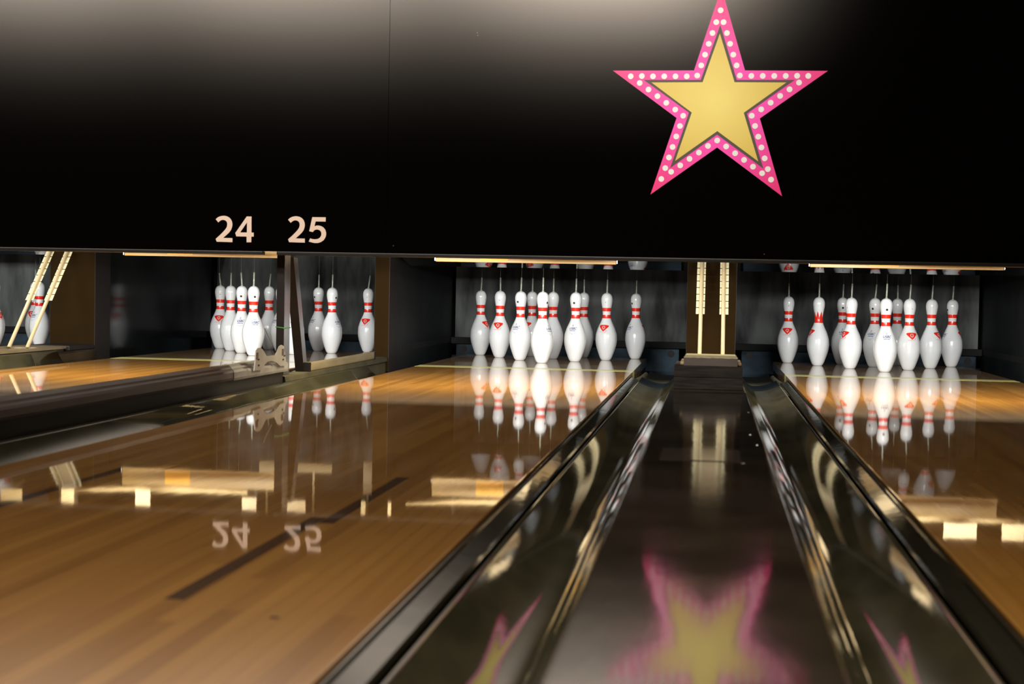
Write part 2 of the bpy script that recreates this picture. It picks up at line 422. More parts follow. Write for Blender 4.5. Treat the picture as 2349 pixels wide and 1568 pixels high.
# scuffed grey end piece capping the rail
bm = bmesh.new()
rp = [(-.765, .050), (-.763, .058), (-.764, .076), (-.769, .083), (-.782, .087), (-.786, .093), (-.800, .099), (-.826, .099), (-.840, .094), (-.846, .083), (-.847, .050)]
extr_y(bm, [(-.805 + (x_ + .805) * 1.035, .048 + (z_ - .050) * 1.05) for x_, z_ in rp], -2.80, -2.176, 12)
for v in bm.verts:
    v.co.x += .0012 * math.sin(v.co.y * 37 + v.co.z * 60); v.co.z += .0016 * math.sin(v.co.y * 29) * (v.co.z > .06)
    if v.co.y < -2.79: v.co.y -= (v.co.x + .80) * 1.4
link('worn_end', bm, M_FORK, t)['label'] = 'scuffed pale grey end piece'

# grey fork bracket on the rail
t = thing('fork_bracket', (-.80, -2.43, .099), 'grey two horned metal bracket standing on the end of the brown rail', 'bracket')
FK = [(-2.6485, 0.0725), (-2.6364, 0.1068), (-2.6275, 0.1439), (-2.6015, 0.1538), (-2.5748, 0.1535), (-2.5475, 0.1459), (-2.4972, 0.119), (-2.379, 0.1187), (-2.3341, 0.1502), (-2.305, 0.1551), (-2.2752, 0.1499), (-2.2557, 0.1179), (-2.233, 0.0723), (-2.3188, 0.0739), (-2.3719, 0.09), (-2.435, 0.0996), (-2.4852, 0.0985), (-2.5233, 0.0885), (-2.5409, 0.0694)]
bm = bmesh.new(); plate_xz(bm, FK, 0, .004)
for v in bm.verts: v.co = Vector((-.757 + v.co.y, v.co.x, v.co.z))
link('plate', bm, M_FORK, t)
for yy, zz in ((-2.614, .138), (-2.288, .140)):
    bm = bmesh.new(); tube(bm, [(-.7535, yy, zz - .024), (-.7535, yy, zz)], .014, 12)
    for v in bm.verts: v.co.x = -.7525 + (v.co.x + .7535) * .25
    link('horn_pad', bm, M_STEEL, t)
for yy, zz in ((-2.60, .112), (-2.598, .09), (-2.268, .112), (-2.285, .098)):
    link('bolt', bx(-.7525, -.7505, yy - .006, yy + .006, zz - .003, zz + .003), M_SLOT, t)
bm = bmesh.new(); tube(bm, [(-.79, -2.30, .155), (-.80, -2.33, .19), (-.805, -2.36, .22)], .0018, 8)
link('wire', bm, M_STRING, t)

# square steel post with slanted brace, tie and tan tube
t = thing('steel_post', (-.815, -2.07, .026), 'dark upright square steel post between the 24 and 25 lanes', 'post')
link('post', bx(-.832, -.801, -2.112, -2.030, .0265, .62, bev=.002), M_STEEL, t)
link('shade_face', bx(-.8325, -.8012, -2.1150, -2.1122, .0265, .62), M_STEELP, t)  # dark sheet painting the shade on the post's hall side
t = thing('slanted_brace', (-.815, -1.80, .026), 'slanted dark steel brace leaning against the steel post', 'brace')
def slab(bm, p0, p1, x0, x1, w):
    a = [bm.verts.new(p) for p in ((x0, p0[0], p0[1]), (x1, p0[0], p0[1]), (x1, p0[0] + w, p0[1]), (x0, p0[0] + w, p0[1]))]
    b = [bm.verts.new(p) for p in ((x0, p1[0], p1[1]), (x1, p1[0], p1[1]), (x1, p1[0] + w, p1[1]), (x0, p1[0] + w, p1[1]))]
    bm.faces.new(a); bm.faces.new(b[::-1])
    for i in range(4): bm.faces.new((a[i], a[(i + 1) % 4], b[(i + 1) % 4], b[i]))
bm = bmesh.new(); slab(bm, (-1.825, .0265), (-2.005, .50), -.832, -.796, .055)
link('bar', bm, M_STEEL, t)
bm = bmesh.new(); slab(bm, (-1.829, .0265), (-2.009, .50), -.8325, -.7962, .0035)
link('shade_face', bm, M_STEELP, t)  # shade on the brace front, painted as a thin dark slab
t = thing('zip_tie', (-.815, -2.07, .22), 'green zip tie looped around the steel post', 'zip tie')
bm = bmesh.new()
tube(bm, [(-.800, -2.117, .2150), (-.800, -2.027, .2150), (-.834, -2.027, .2170), (-.834, -2.117, .2190), (-.800, -2.117, .2150), (-.794, -2.125, .213)], .0022, 8)
link('loop', bm, M_GREEN, t)
t = thing('tan_side_tube', (-.784, -1.2, .05), 'tan metal tube lying along the divider right of the slanted brace', 'tube')
link('tube_body', bx(-.800, -.776, -1.79, -.60, .0265, .0625, bev=.006), M_TUBE, t)
link('end_cap', bx(-.802, -.774, -1.815, -1.795, .0265, .064, bev=.002), M_STEELP, t)
link('end_cap', bx(-.802, -.774, -.596, -.58, .0265, .066, bev=.002), M_STEELP, t)

# ------------------------------------------------------------------ kickbacks between the lanes
def kick(x0, x1, label, gloss_l=False, gloss_r=False, brown=True):
    t = thing('kickback_divider', ((x0 + x1) / 2, -.3, -.3), label, 'divider wall')
    link('front_panel', bx(x0, x1, -.316, -.30, -.05, .95), M_KBROWN, t)
    link('core', bx(x0 + .001, x1 - .001, -.299, 1.60, -.34, .95), M_BLK, t)
    for s, xx, g in ((-1, x0, gloss_l), (1, x1, gloss_r)):
        a, b = (xx, xx + .0008) if s > 0 else (xx - .0008, xx)
        link('edge_strip', bx(a, b + (.0012 if s > 0 else 0), -.316, -.115, -.05, .95), M_KGREY, t)
        link('side_panel', bx(a, b, -.114, 1.60, -.05, .95), M_KGLOSS if g else M_KBLACK, t)
        if not g: link('dark_band', bx(a - .001, b + .001, .00, 1.60, .045, .078), M_SLOT, t)
    return t
kick(-.843, -.768, 'narrow brown edged divider wall between the left and middle pin racks')
kick(.769, 1.013, 'wide dark brown divider wall behind the upright rods at centre right')
kick(-2.62, -2.37, 'wide brown divider wall behind the slanting rods at far left', gloss_r=True)
kick(2.548, 2.80, 'dark divider wall at the right frame edge')
kick(-4.45, -4.20, 'divider wall beyond the left frame edge')

# ------------------------------------------------------------------ pit: curtain, cushion
PIT = {23: (-4.19, -2.63), 24: (-2.36, -.85), 25: (-.76, .76), 26: (1.02, 2.54)}
CN = {23: 'far left', 24: 'left', 25: 'middle', 26: 'right'}
for k, (a, b) in PIT.items():
    t = tag(link('pit_curtain', bx(a + .012, b - .012, 1.60, 1.615, .078, .60 if k != 24 else .95), M_CURT), 'smudged dark grey curtain hanging behind the %s pin rack' % CN[k], 'curtain')
    bm = bmesh.new(); box(bm, a + .004, b - .004, 1.50, 1.75, .040, .0775)
    tag(link('pit_crossbar', bm, M_SLOT), 'black crossbar low behind the %s pin rack' % CN[k], 'bar')
    t = thing('pit_cushion', ((a + b) / 2, 1.4, -.3), 'dark blue scuffed cushion at the foot of the pit behind the %s rack' % CN[k], 'cushion')
    link('cushion', bx(a + .06, b - .06, 1.36, 1.44, -.33, .0395, bev=.008), M_CUSH, t)
    for xx in (a + .11, b - .11):
        bm = bmesh.new(); bmesh.ops.create_circle(bm, cap_ends=True, segments=24, radius=.022, matrix=Matrix.Translation((xx, 1.3585, .012)) @ Matrix.Rotation(PI / 2, 4, 'X'))
        link('round_mark', bm, M_KGREY, t)

# ------------------------------------------------------------------ machine parts above the pins
GX = {24: (-1.944, -1.172), 25: (-.405, .448), 26: (1.334, 2.192), 23: (-3.80, -2.93)}
for k, (a, b) in GX.items():
    if k == 23: continue
    zb = {24: .517, 25: .513, 26: .5165}[k]
    t = thing('pin_guard_bar', ((a + b) / 2, -.95, zb), 'tan guard board hanging under the black panel over the %s rack' % CN[k], 'guard bar')
    link('board', bx(a, b, -.958, -.946, zb, zb + .085, bev=.002), M_GOLD, t)
    for xx in (a - .003, b + .003):
        bm = bmesh.new(); tube(bm, [(xx, -.961, zb + .004), (xx, -.961, zb + .02)], .0035, 8)
        link('end_clip', bm, M_CHROME, t)
    for xx in (a + .1, b - .1): link('hanger', bx(xx - .008, xx + .008, -.9455, -.940, zb + .03, .9508), M_BLK, t)
    link('sticker', bx({24: -1.726, 25: -.193, 26: 1.60}[k], {24: -1.599, 25: -.062, 26: 1.73}[k], -.9592, -.9583, zb + .009, zb + .074), M_ORANGE, t)
TA = math.radians(11.1)
for k in (23, 25, 26):
    a, b = PIT[k]; a += .02; b -= .02
    zl = {23: .535, 25: .507, 26: .509}[k]; y0 = .06
    t = thing('deflector_panel', ((a + b) / 2, y0, zl), 'black mirror glossy panel over the %s rack reflecting the pins' % CN[k], 'panel')
    bm = bmesh.new()
    prof = [(y0, zl), (-.86, zl + .92 * math.tan(TA)), (-.86, zl + .92 * math.tan(TA) + .012), (y0, zl + .012)]
    r0 = [bm.verts.new((a, y, z)) for y, z in prof]; r1 = [bm.verts.new((b, y, z)) for y, z in prof]
    bm.faces.new(r0); bm.faces.new(r1[::-1])
    for i in range(4): bm.faces.new((r0[i], r0[(i + 1) % 4], r1[(i + 1) % 4], r1[i]))
    link('sheet', bm, M_GLASSY, t)
    link('back_board', bx(a, b, y0 + .002, y0 + .012, zl + .013, .95), M_BLK, t)
for k in (23, 24, 25, 26):
    x = LANE_X[k]
    t = thing('pin_lamp', (x, -2.1, .64), 'lamp housing behind the black panel lighting the %s rack' % CN[k], 'lamp', 'lamps behind the black panel')
    bm = bmesh.new()
    extr_y(bm, [(x - .68, .645), (x + .68, .645), (x + .68, .665), (x - .68, .665)], -2.2288, -2.03)
    link('housing', bm, M_BLOCKG, t)
    adopt(pin_lights[k], t); adopt(wash_lights[k], t)
def frame(k, plates, label):
    x = LANE_X[k]
    t = thing('crossbeam_assembly', (x, -1.5, .7), label, 'machine frame')
    link('crossbeam', bx(x - .62, x + .62, -1.47, -1.42, .64, .72, bev=.004), M_KBROWN, t)
    for (x0, x1, z0, z1, *yy) in plates:
        y0 = yy[0] if yy else -1.50
        bm = bmesh.new(); box(bm, x0, x1, y0, y0 + .01, z0, z1, bev=.001)
        if yy: box(bm, (x0 + x1) / 2 - .006, (x0 + x1) / 2 + .006, y0 + .001, y0 + .009, z1 + .0002, .9508)
        link('cream_plate', bm, M_MACH, t)
    bm = bmesh.new()
    tube(bm, [(x - .45, -1.35, .585), (x - .2, -1.36, .565), (x + .1, -1.37, .557), (x + .42, -1.38, .556)], [.004, .012, .016, .010], 12)
    link('curved_guard', bm, M_MACH, t)
    for xx in (x - .5, x + .5): link('hanger', bx(xx - .01, xx + .01, -1.45, -1.44, .7205, .9508), M_BLK, t)
    link('top_tray', bx(x - .60, x + .60, -1.30, -.99, .74, .75), M_KBROWN, t)
frame(24, [(-2.30, -2.20, .566, .64), (-2.011, -1.95, .553, .64), (-1.163, -1.096, .562, .64), (-.943 - .02, -.872, .566, .64), (-1.66, -1.59, .545, .66), (-1.345, -1.14, .583, .632, 0.0), (-1.55, -1.46, .577, .64, 0.0), (-.965, -.915, .565, .74, 0.0)], 'tan machine frame over the left rack, seen mirrored in the middle lane')
frame(25, [(-.62, -.60, .56, .64), (-.50, -.485, .56, .64), (.30, .40, .565, .64)], 'tan machine frame over the middle rack, hidden by the black panel')
frame(26, [(1.877, 2.012, .553, .625), (2.113, 2.203, .55, .64), (1.30, 1.42, .565, .64)], 'tan machine frame over the right rack, seen mirrored in the right lane')

# ------------------------------------------------------------------ black masking panels
TRIMZ = .503
t = thing('masking_panel', (.9, -2.25, .503), 'huge black panel at right with the pink and yellow star', 'panel')
link('board', bx(-.3585, 3.6, -2.249, -2.229, TRIMZ + .0145, 2.3), M_MASK, t)
link('bottom_trim', bx(-.792, 3.6, -2.262, -2.226, TRIMZ, TRIMZ + .014, bev=.003), M_TRIM, t)
STAR_Y= [(0.8983, 1.3553), (0.8386, 1.1744), (0.648, 1.1733), (0.8009, 1.0614), (0.7431, 0.8805), (0.8975, 0.9927), (1.0514, 0.8809), (0.9937, 1.0611), (1.1473, 1.1737), (0.957, 1.1745)]
STAR_K= [(0.899, 1.3871), (0.8313, 1.183), (0.619, 1.1829), (0.7904, 1.0614), (0.7255, 0.8545), (0.8969, 0.9798), (1.0708, 0.8545), (1.0055, 1.0588), (1.1774, 1.1831), (0.9648, 1.183)]
STAR_P= [(0.9002, 1.5254), (0.8057, 1.2184), (0.5022, 1.2177), (0.7449, 1.0411), (0.6535, 0.7538), (0.8982, 0.932), (1.1422, 0.7525), (1.0533, 1.0406), (1.2973, 1.2166), (0.9944, 1.2183)]
STAR_D= [(0.8991, 1.4411), (0.8841, 1.3971), (0.8708, 1.3569), (0.858, 1.317), (0.8452, 1.2767), (0.832, 1.2367), (0.8181, 1.1992), (0.7792, 1.1963), (0.7373, 1.1963), (0.6953, 1.1963), (0.6532, 1.1963), (0.6115, 1.1972), (0.5697, 1.1963), (0.6039, 1.1714), (0.6375, 1.147), (0.6716, 1.1222), (0.7052, 1.0974), (0.7392, 1.0722), (0.7693, 1.0494), (0.7582, 1.0111), (0.7453, 0.9719), (0.7324, 0.9326), (0.7199, 0.8932), (0.7069, 0.8534), (0.693, 0.8125), (0.7292, 0.8397), (0.7626, 0.8639), (0.7968, 0.8885), (0.831, 0.9122), (0.8642, 0.9372), (0.8979, 0.9579), (0.9315, 0.9357), (0.9653, 0.9107), (0.9989, 0.8862), (1.0325, 0.8613), (1.0666, 0.8373), (1.1001, 0.8139), (1.0873, 0.8527), (1.0746, 0.8925), (1.0618, 0.9328), (1.0491, 0.9726), (1.0364, 1.0124), (1.0232, 1.0503), (1.0574, 1.0741), (1.0915, 1.0989), (1.1256, 1.124), (1.1596, 1.1482), (1.1935, 1.1732), (1.2265, 1.1978), (1.1859, 1.1982), (1.1443, 1.1978), (1.1022, 1.1978), (1.06, 1.1978), (1.0181, 1.1978), (0.9757, 1.1992), (0.963, 1.2366), (0.9498, 1.2765), (0.937, 1.3168), (0.9243, 1.3567), (0.911, 1.397)]
D2A= [(-1.0431, 0.6393), (-1.0356, 0.6462), (-1.0261, 0.6507), (-1.0167, 0.6529), (-1.0072, 0.6533), (-0.9963, 0.6511), (-0.9868, 0.646), (-0.9799, 0.6382), (-0.976, 0.6292), (-0.9747, 0.6187), (-0.9762, 0.6083), (-0.9799, 0.5986), (-0.9873, 0.5885), (-0.9981, 0.5784), (-1.0115, 0.5668), (-0.974, 0.5665), (-0.9738, 0.5506), (-1.0379, 0.5515), (-1.0421, 0.5626), (-1.0252, 0.5775), (-1.0118, 0.5908), (-1.0024, 0.6014), (-0.9971, 0.6106), (-0.9956, 0.6198), (-0.9968, 0.6276), (-1.001, 0.6333), (-1.007, 0.6363), (-1.0137, 0.6373), (-1.0219, 0.6354), (-1.0272, 0.6316), (-1.0321, 0.6271)]
D2B= [(-0.7507, 0.6412), (-0.7433, 0.648), (-0.734, 0.6526), (-0.7246, 0.6548), (-0.7153, 0.6551), (-0.7045, 0.6529), (-0.6951, 0.6479), (-0.6883, 0.6402), (-0.6844, 0.6311), (-0.6832, 0.6208), (-0.6846, 0.6104), (-0.6882, 0.6007), (-0.6956, 0.5908), (-0.7061, 0.5808), (-0.7193, 0.5692), (-0.6824, 0.5689), (-0.6822, 0.5531), (-0.7454, 0.554), (-0.7496, 0.5651), (-0.7329, 0.5799), (-0.7197, 0.593), (-0.7105, 0.6036), (-0.7053, 0.6127), (-0.7038, 0.6218), (-0.705, 0.6296), (-0.7091, 0.6352), (-0.715, 0.6383), (-0.7217, 0.6392), (-0.7297, 0.6373), (-0.735, 0.6336), (-0.7398, 0.6291)]
D4= [(-0.9173, 0.6518), (-0.8979, 0.6518), (-0.8973, 0.5893), (-0.8881, 0.5891), (-0.8879, 0.5735), (-0.8976, 0.5734), (-0.8976, 0.5512), (-0.9165, 0.5512), (-0.9168, 0.5733), (-0.9582, 0.5735), (-0.9629, 0.5865)]
D4H= [(-0.9159, 0.6286), (-0.9159, 0.5893), (-0.943, 0.5891)]
D5= [(-0.654, 0.6525), (-0.6002, 0.6524), (-0.6005, 0.6359), (-0.6405, 0.6359), (-0.6447, 0.6169), (-0.6383, 0.6196), (-0.629, 0.6205), (-0.6183, 0.6183), (-0.6089, 0.6132), (-0.6013, 0.6043), (-0.5977, 0.5927), (-0.5976, 0.5849), (-0.6003, 0.5745), (-0.6068, 0.5641), (-0.6174, 0.5566), (-0.6293, 0.5526), (-0.6413, 0.5521), (-0.6547, 0.5543), (-0.6667, 0.5575), (-0.6611, 0.5703), (-0.6522, 0.5675), (-0.6415, 0.5667), (-0.6309, 0.5684), (-0.623, 0.5729), (-0.6177, 0.5807), (-0.6165, 0.5885), (-0.6183, 0.5963), (-0.6234, 0.6019), (-0.6314, 0.6046), (-0.6394, 0.6043), (-0.6461, 0.6011), (-0.6508, 0.5945), (-0.6655, 0.5977)]
so = link('star', plate_xz(bmesh.new(), STAR_P, -2.2510, .0018), M_PINK, t)
so['label'] = 'pink five pointed star'
link('star_border', plate_xz(bmesh.new(), STAR_K, -2.2518, .0007), M_SDARK, so)
link('star_center', plate_xz(bmesh.new(), STAR_Y, -2.2526, .0007), M_YEL, so)['label'] = 'yellow star centre'
dot_bm = plate_xz(bmesh.new(), [(.0106 * math.cos(2 * PI * i / 24), .0106 * math.sin(2 * PI * i / 24)) for i in range(24)], 0, .0009)
dot0 = link('white_dot', dot_bm, M_SWHITE)
for i, (x, z) in enumerate(STAR_D):
    d = dot0 if i == 0 else dot0.copy()
    if i: COL.objects.link(d)
    d.parent = so; d.location = (x, -2.2520, z)
bm = bmesh.new()
for x, z in ((-.333, .545), (1.08, .535), (-.02, 1.36), (-.018, 1.35)):
    box(bm, x, x + .004, -2.2498, -2.2491, z, z + .003)
link('screw_mark', bm, M_RAIL, t)
t = thing('masking_panel', (-2.1, -2.25, .503), 'huge black panel at left carrying the numbers 24 and 25', 'panel')
link('board', bx(-4.6, -.3600, -2.249, -2.229, TRIMZ + .0145, 2.3), M_MASK, t)
link('bottom_trim', bx(-4.6, -.848, -2.262, -2.226, TRIMZ, TRIMZ + .014, bev=.003), M_TRIM, t)
n24 = link('number', plate_xz(plate_xz(bmesh.new(), D2A, -2.2502, .0008), D4, -2.2502, .0008, holes=[D4H]), M_DIGIT, t); n24['label'] = 'beige number 24'
n25 = link('number', plate_xz(plate_xz(bmesh.new(), D2B, -2.2502, .0008), D5, -2.2502, .0008), M_DIGIT, t); n25['label'] = 'beige number 25'

# ------------------------------------------------------------------ block stack and rods
t = thing('wooden_block_stack', (.885, -2.8, .068), 'two stacked rough black wooden blocks on the centre capping', 'block')
link('lower_block', bx(0.7728, 1.0007, -2.9341, -2.5876, .0680, 0.1065, bev=.0015), M_BLOCK, t)
link('upper_block', bx(0.7739, 0.9976, -2.9331, -2.5876, 0.1075, 0.1443, bev=.0015), M_BLOCK, t)
t = thing('rod_base_plate', (.89, -2.8, .145), 'grey plate with worn cream top lying on the black wooden blocks', 'plate')
link('plate_body', bx(0.8049, 0.9813, -2.9268, -2.6191, 0.1448, 0.1716, bev=.001), M_BLOCKG, t)
bm = bmesh.new()
pz = [(0.8044, -2.9278)] + [(0.8044 + .1775 * i / 14, -2.9268 + random.uniform(-.003, .03)) for i in range(1, 14)] + [(0.9818, -2.9278), (0.9771, -2.6243), (0.8091, -2.6243)]
plate_xz(bm, [(x, y) for x, y in pz], 0, .0016)
for v in bm.verts: v.co = Vector((v.co.x, v.co.z, 0.1718 + v.co.y))
link('cream_top', bm, M_STRIP, t)
link('side_flange', bx(0.7923, 0.8044, -2.8606, -2.6296, 0.1448, 0.1553, bev=.003), M_CREAM, t)
link('side_flange', bx(0.9818, 0.9949, -2.8606, -2.6296, 0.1448, 0.1553, bev=.003), M_CREAM, t)

def rods(xs, yb, zb, slope, zs0, n, label, panel=True):
    t = thing('rod_rack', (sum(xs) / 2, yb, zb), label, 'rod rack')
    ztop = .86
    P_ = lambda x, z, dy=0, dx=0: (x + dx, min(yb + (z - zb) * slope, -.345) + dy, z)
    zk = zb + (-.345 - yb) / slope
    for i, x in enumerate(xs):
        bm = bmesh.new(); tube(bm, [P_(x, zb), P_(x, zk), P_(x, ztop)], .0095, 16)
        link('rod', bm, M_CREAM, t, smooth=True)
        for s in (-1, 1):
            wide = (s < 0) == (i == 0)
            w_ = .0150 if wide else .0095
            bm = bmesh.new(); sm = bmesh.new(); off = .0088
            for j in range(n + 5):
                z0 = zs0 + j * .0325; z1 = z0 + .0292
                if z1 > ztop: break
                xa, xb = (x + s * off, x + s * (off + w_)); xa, xb = min(xa, xb), max(xa, xb)
                vs = [bm.verts.new(P_(xx, zz, dy)) for dy in (.004, .008) for (xx, zz) in ((xa, z0), (xb, z0), (xb, z1), (xa, z1))]
                for q in ((0, 1, 2, 3), (7, 6, 5, 4), (0, 4, 5, 1), (1, 5, 6, 2), (2, 6, 7, 3), (3, 7, 4, 0)): bm.faces.new([vs[c] for c in q])
                xm, zm = (xa + xb) / 2, (z0 + z1) / 2
                vs = [sm.verts.new(P_(xm + 0.0012 * math.cos(c * PI / 4), zm + .0012 * math.sin(c * PI / 4), .0036)) for c in range(8)]
                sm.faces.new(vs)
            st = link('slotted_strip', bm, M_STRIP, t)
            link('screw_dots', sm, M_SLOT, st)
    bm = bmesh.new()
    z0 = .545
    vs = [bm.verts.new(P_(xx, zz, dy)) for dy in (.012, .016) for (xx, zz) in ((xs[0], z0), (xs[1], z0), (xs[1], max(zk, z0 + .01)), (xs[0], max(zk, z0 + .01)))]
    box(bm, xs[0], xs[1], -.333, -.329, max(zk, z0 + .01) + .001, ztop)
    for q in ((0, 1, 2, 3), (7, 6, 5, 4), (0, 4, 5, 1), (1, 5, 6, 2), (2, 6, 7, 3), (3, 7, 4, 0)): bm.faces.new([vs[c] for c in q])
    link('back_plate', bm, M_CREAM, t)
    return t
rods((.841, .949), -.845, .085, 1.0, .2875, 8, 'pair of upright cream rods with slotted strips behind the block stack')
rods((-2.540, -2.445), -.945, .0575, .94, .2875, 8, 'pair of cream rods with slotted strips leaning back at far left')

# brown tray with an oval hole at far left
t = thing('rod_tray', (-2.49, -1.0, .03), 'brown plastic tray with an oval hole around the feet of the far left rods', 'tray')
def oval(cx, cy, rx, ry, n=28): return [(cx + rx * math.cos(2 * PI * i / n), cy + ry * math.sin(2 * PI * i / n)) for i in range(n)]
bm = bmesh.new(); plate_xz(bm, [(-2.625, -1.75), (-2.362, -1.75), (-2.358, -1.70), (-2.358, -.74), (-2.372, -.66), (-2.40, -.64), (-2.60, -.64), (-2.622, -.70)], 0, .012, holes=[oval(-2.485, -.98, .095, .13)])
for v in bm.verts: v.co = Vector((v.co.x, v.co.z, .056 - v.co.y))
link('tray_top', bm, M_TRAY, t)
bm = bmesh.new(); plate_xz(bm, [(-2.615, -1.74), (-2.368, -1.74), (-2.368, -.70), (-2.615, -.70)], 0, .0125, holes=[oval(-2.485, -.98, .100, .135)])
for v in bm.verts: v.co = Vector((v.co.x, v.co.z, .0435 - v.co.y))
link('tray_base', bm, M_RAILD, t)
link('rear_extension', bx(-2.60, -2.364, -.638, -.33, .0315, .056, bev=.005), M_KGREY, t)

# ------------------------------------------------------------------ bowling pins
PROF = [(0.0, 1.00), (.10, 1.05), (.30, 1.20), (.75, 1.414), (1.5, 1.70), (2.25, 1.953), (2.8, 2.12), (3.375, 2.255), (4.0, 2.355), (4.5, 2.383), (5.1, 2.36), (5.875, 2.2815), (6.5, 2.10), (7.25, 1.8515), (8.0, 1.52),
        (8.625, 1.236), (9.0, 1.09), (9.375, .9825), (10.0, .8985), (10.4, .905), (10.875, .935), (11.3, .985), (11.75, 1.047), (12.2, 1.13), (12.625, 1.203), (13.1, 1.262), (13.5, 1.2735), (13.9, 1.24), (14.3, 1.12), (14.6, .94), (14.82, .70), (14.94, .42), (15.0, .12)]
IN = .0254
def rad(z):
    q = z / IN
    for (a, ra), (b, rb) in zip(PROF, PROF[1:]):
        if a <= q <= b:
            i = PROF.index((a, ra)); p0 = PROF[max(i - 1, 0)]; p3 = PROF[min(i + 2, len(PROF) - 1)]
            tt = (q - a) / (b - a); ma = (rb - p0[1]) / (b - p0[0]) * (b - a); mb = (p3[1] - ra) / (p3[0] - a) * (b - a)
            h = (2 * tt ** 3 - 3 * tt ** 2 + 1) * ra + (tt ** 3 - 2 * tt ** 2 + tt) * ma + (-2 * tt ** 3 + 3 * tt ** 2) * rb + (tt ** 3 - tt ** 2) * mb
            return h * IN
    return .001
B0, B1, B2, B3 = .2370, .2565, .2765, .2960
def pin_mesh(bands=True):
    bm = bmesh.new()
    zs = [.0005, .002, .005] + [i * .381 / 75 for i in range(2, 75)] + [.3790, .3800, .3807]
    zs += [B0, B1, B2, B3]
    zs = sorted(set(round(z, 5) for z in zs))
    n = 64; rings = []
    for z in zs:
        r = rad(z) * (1 if z > .003 else .97)
        rings.append([bm.verts.new((r * math.cos(2 * PI * k / n), r * math.sin(2 * PI * k / n), z)) for k in range(n)])
    for (za, A), (zb, B) in zip(zip(zs, rings), zip(zs[1:], rings[1:])):
        zm = (za + zb) / 2
        red = bands and (B0 < zm < B1 or B2 < zm < B3)
        for k in range(n):
            f = bm.faces.new((A[k], A[(k + 1) % n], B[(k + 1) % n], B[k])); f.material_index = 1 if red else 0
            f.smooth = True
    bm.faces.new(rings[0][::-1]); bm.faces.new(rings[-1])
    return bm
def to_mesh(bm, name, mats):
    me = bpy.data.meshes.new(name)
    bm.to_mesh(me); bm.free()
    for q in mats: me.materials.append(q)
    return me
ME_BODY = to_mesh(pin_mesh(True), 'pin_body', [M_PIN, M_RED])
ME_BODY2 = to_mesh(pin_mesh(False), 'pin_body_plain', [M_PIN, M_RED])

def flat(bm, polys, holes=(), mi=0, s=1.0, ox=0, oz=0):
    loops = [polys] + list(holes)
    pts = [p for l in loops for p in l]
    vs = [bm.verts.new((a * s + ox, b * s + oz, 0)) for a, b in pts]
    for tt in tessellate_polygon([[Vector((a, b, 0)) for a, b in l] for l in loops]):
        try: bm.faces.new([vs[i] for i in tt]).material_index = mi
        except ValueError: pass
def wrap(bm, eps=.0003, step=.004):
    """bend a flat drawing (x across, y up) round the pin, facing -y"""
    xs = [v.co.x for v in bm.verts]; zs = [v.co.y for v in bm.verts]
    for lo, hi, ax in ((min(xs), max(xs), Vector((1, 0, 0))), (min(zs), max(zs), Vector((0, 1, 0)))):
        c = lo + step
        while c < hi:
            bmesh.ops.bisect_plane(bm, geom=bm.verts[:] + bm.edges[:] + bm.faces[:], dist=1e-7, plane_co=ax * c, plane_no=ax)
            c += step
    for v in bm.verts:
        x, z = v.co.x, v.co.y; r = rad(z); e = r + eps + v.co.z
        a = -PI / 2 + x / r
        v.co = Vector((e * math.cos(a), e * math.sin(a), z))
    for f in bm.faces: f.smooth = True
    bmesh.ops.recalc_face_normals(bm, faces=bm.faces[:])
    return bm
def text_bm(body, size, shear, ox, oz, bm, mi=0, bold=0.0):
    cu = bpy.data.curves.new('lettering', 'FONT'); cu.body = body; cu.size = size; cu.shear = shear; cu.align_x = 'CENTER'; cu.offset = bold
    ob = bpy.data.objects.new('lettering', cu); COL.objects.link(ob)
    bpy.context.view_layer.update()
    me = bpy.data.meshes.new_from_object(ob.evaluated_get(bpy.context.evaluated_depsgraph_get()))
    bpy.data.objects.remove(ob)
    n0 = len(bm.verts)
    vs = [bm.verts.new((v.co.x + ox, v.co.y + oz, 0)) for v in me.vertices]
    for p in me.polygons:
        try: bm.faces.new([vs[i] for i in p.vertices]).material_index = mi
        except ValueError: pass
    bpy.data.meshes.remove(me)
# red diamond logo with a ring cut out of it, and the small print below it
bm = bmesh.new()
ring = lambda r, n=28: [(r * math.cos(2 * PI * i / n), r * math.sin(2 * PI * i / n)) for i in range(n)]
Z = .1835
flat(bm, [(-.0255, .0085), (-.024, .0115), (-.018, .0135), (-.008, .0148), (0, .0150), (.008, .0148), (.018, .0135), (.024, .0115), (.0255, .0085), (.0235, .0045), (.003, -.0155), (0, -.0170), (-.003, -.0155), (-.0235, .0045)], s=1.15, oz=Z)
ME_Q = to_mesh(wrap(bm), 'red_logo', [M_RED])
bm = bmesh.new()
arc = [math.radians(a) for a in range(-62, 243, 12)]
flat(bm, [(.0088 * math.cos(a), .0088 * math.sin(a)) for a in arc] + [(.0066 * math.cos(a), .0066 * math.sin(a)) for a in reversed(arc)], oz=Z + .0022)
flat(bm, [(-.0012, -.010), (.0012, -.010), (.0012, .001), (.0, .003), (-.0012, .001)], oz=Z - .0005)
ME_QR = to_mesh(wrap(bm, .0006), 'logo_ring', [M_PIN])
bm = bmesh.new()
x = -.024
while x < .017:
    wd = random.uniform(.0018, .0034); flat(bm, [(x, -.0008), (x + wd, -.0008), (x + wd, .0012), (x, .0012)], oz=Z - .0235 - .0008 * math.sin(x * 90)); x += wd + .0006
for i in range(16):
    xx = .011 + random.uniform(0, .009); zz = Z - .0115 - random.uniform(0, .010)
    flat(bm, [(xx, zz), (xx + .0022, zz), (xx + .0022, zz + .0014), (xx, zz + .0014)])
ME_QT = to_mesh(wrap(bm), 'small_print', [M_REDF])
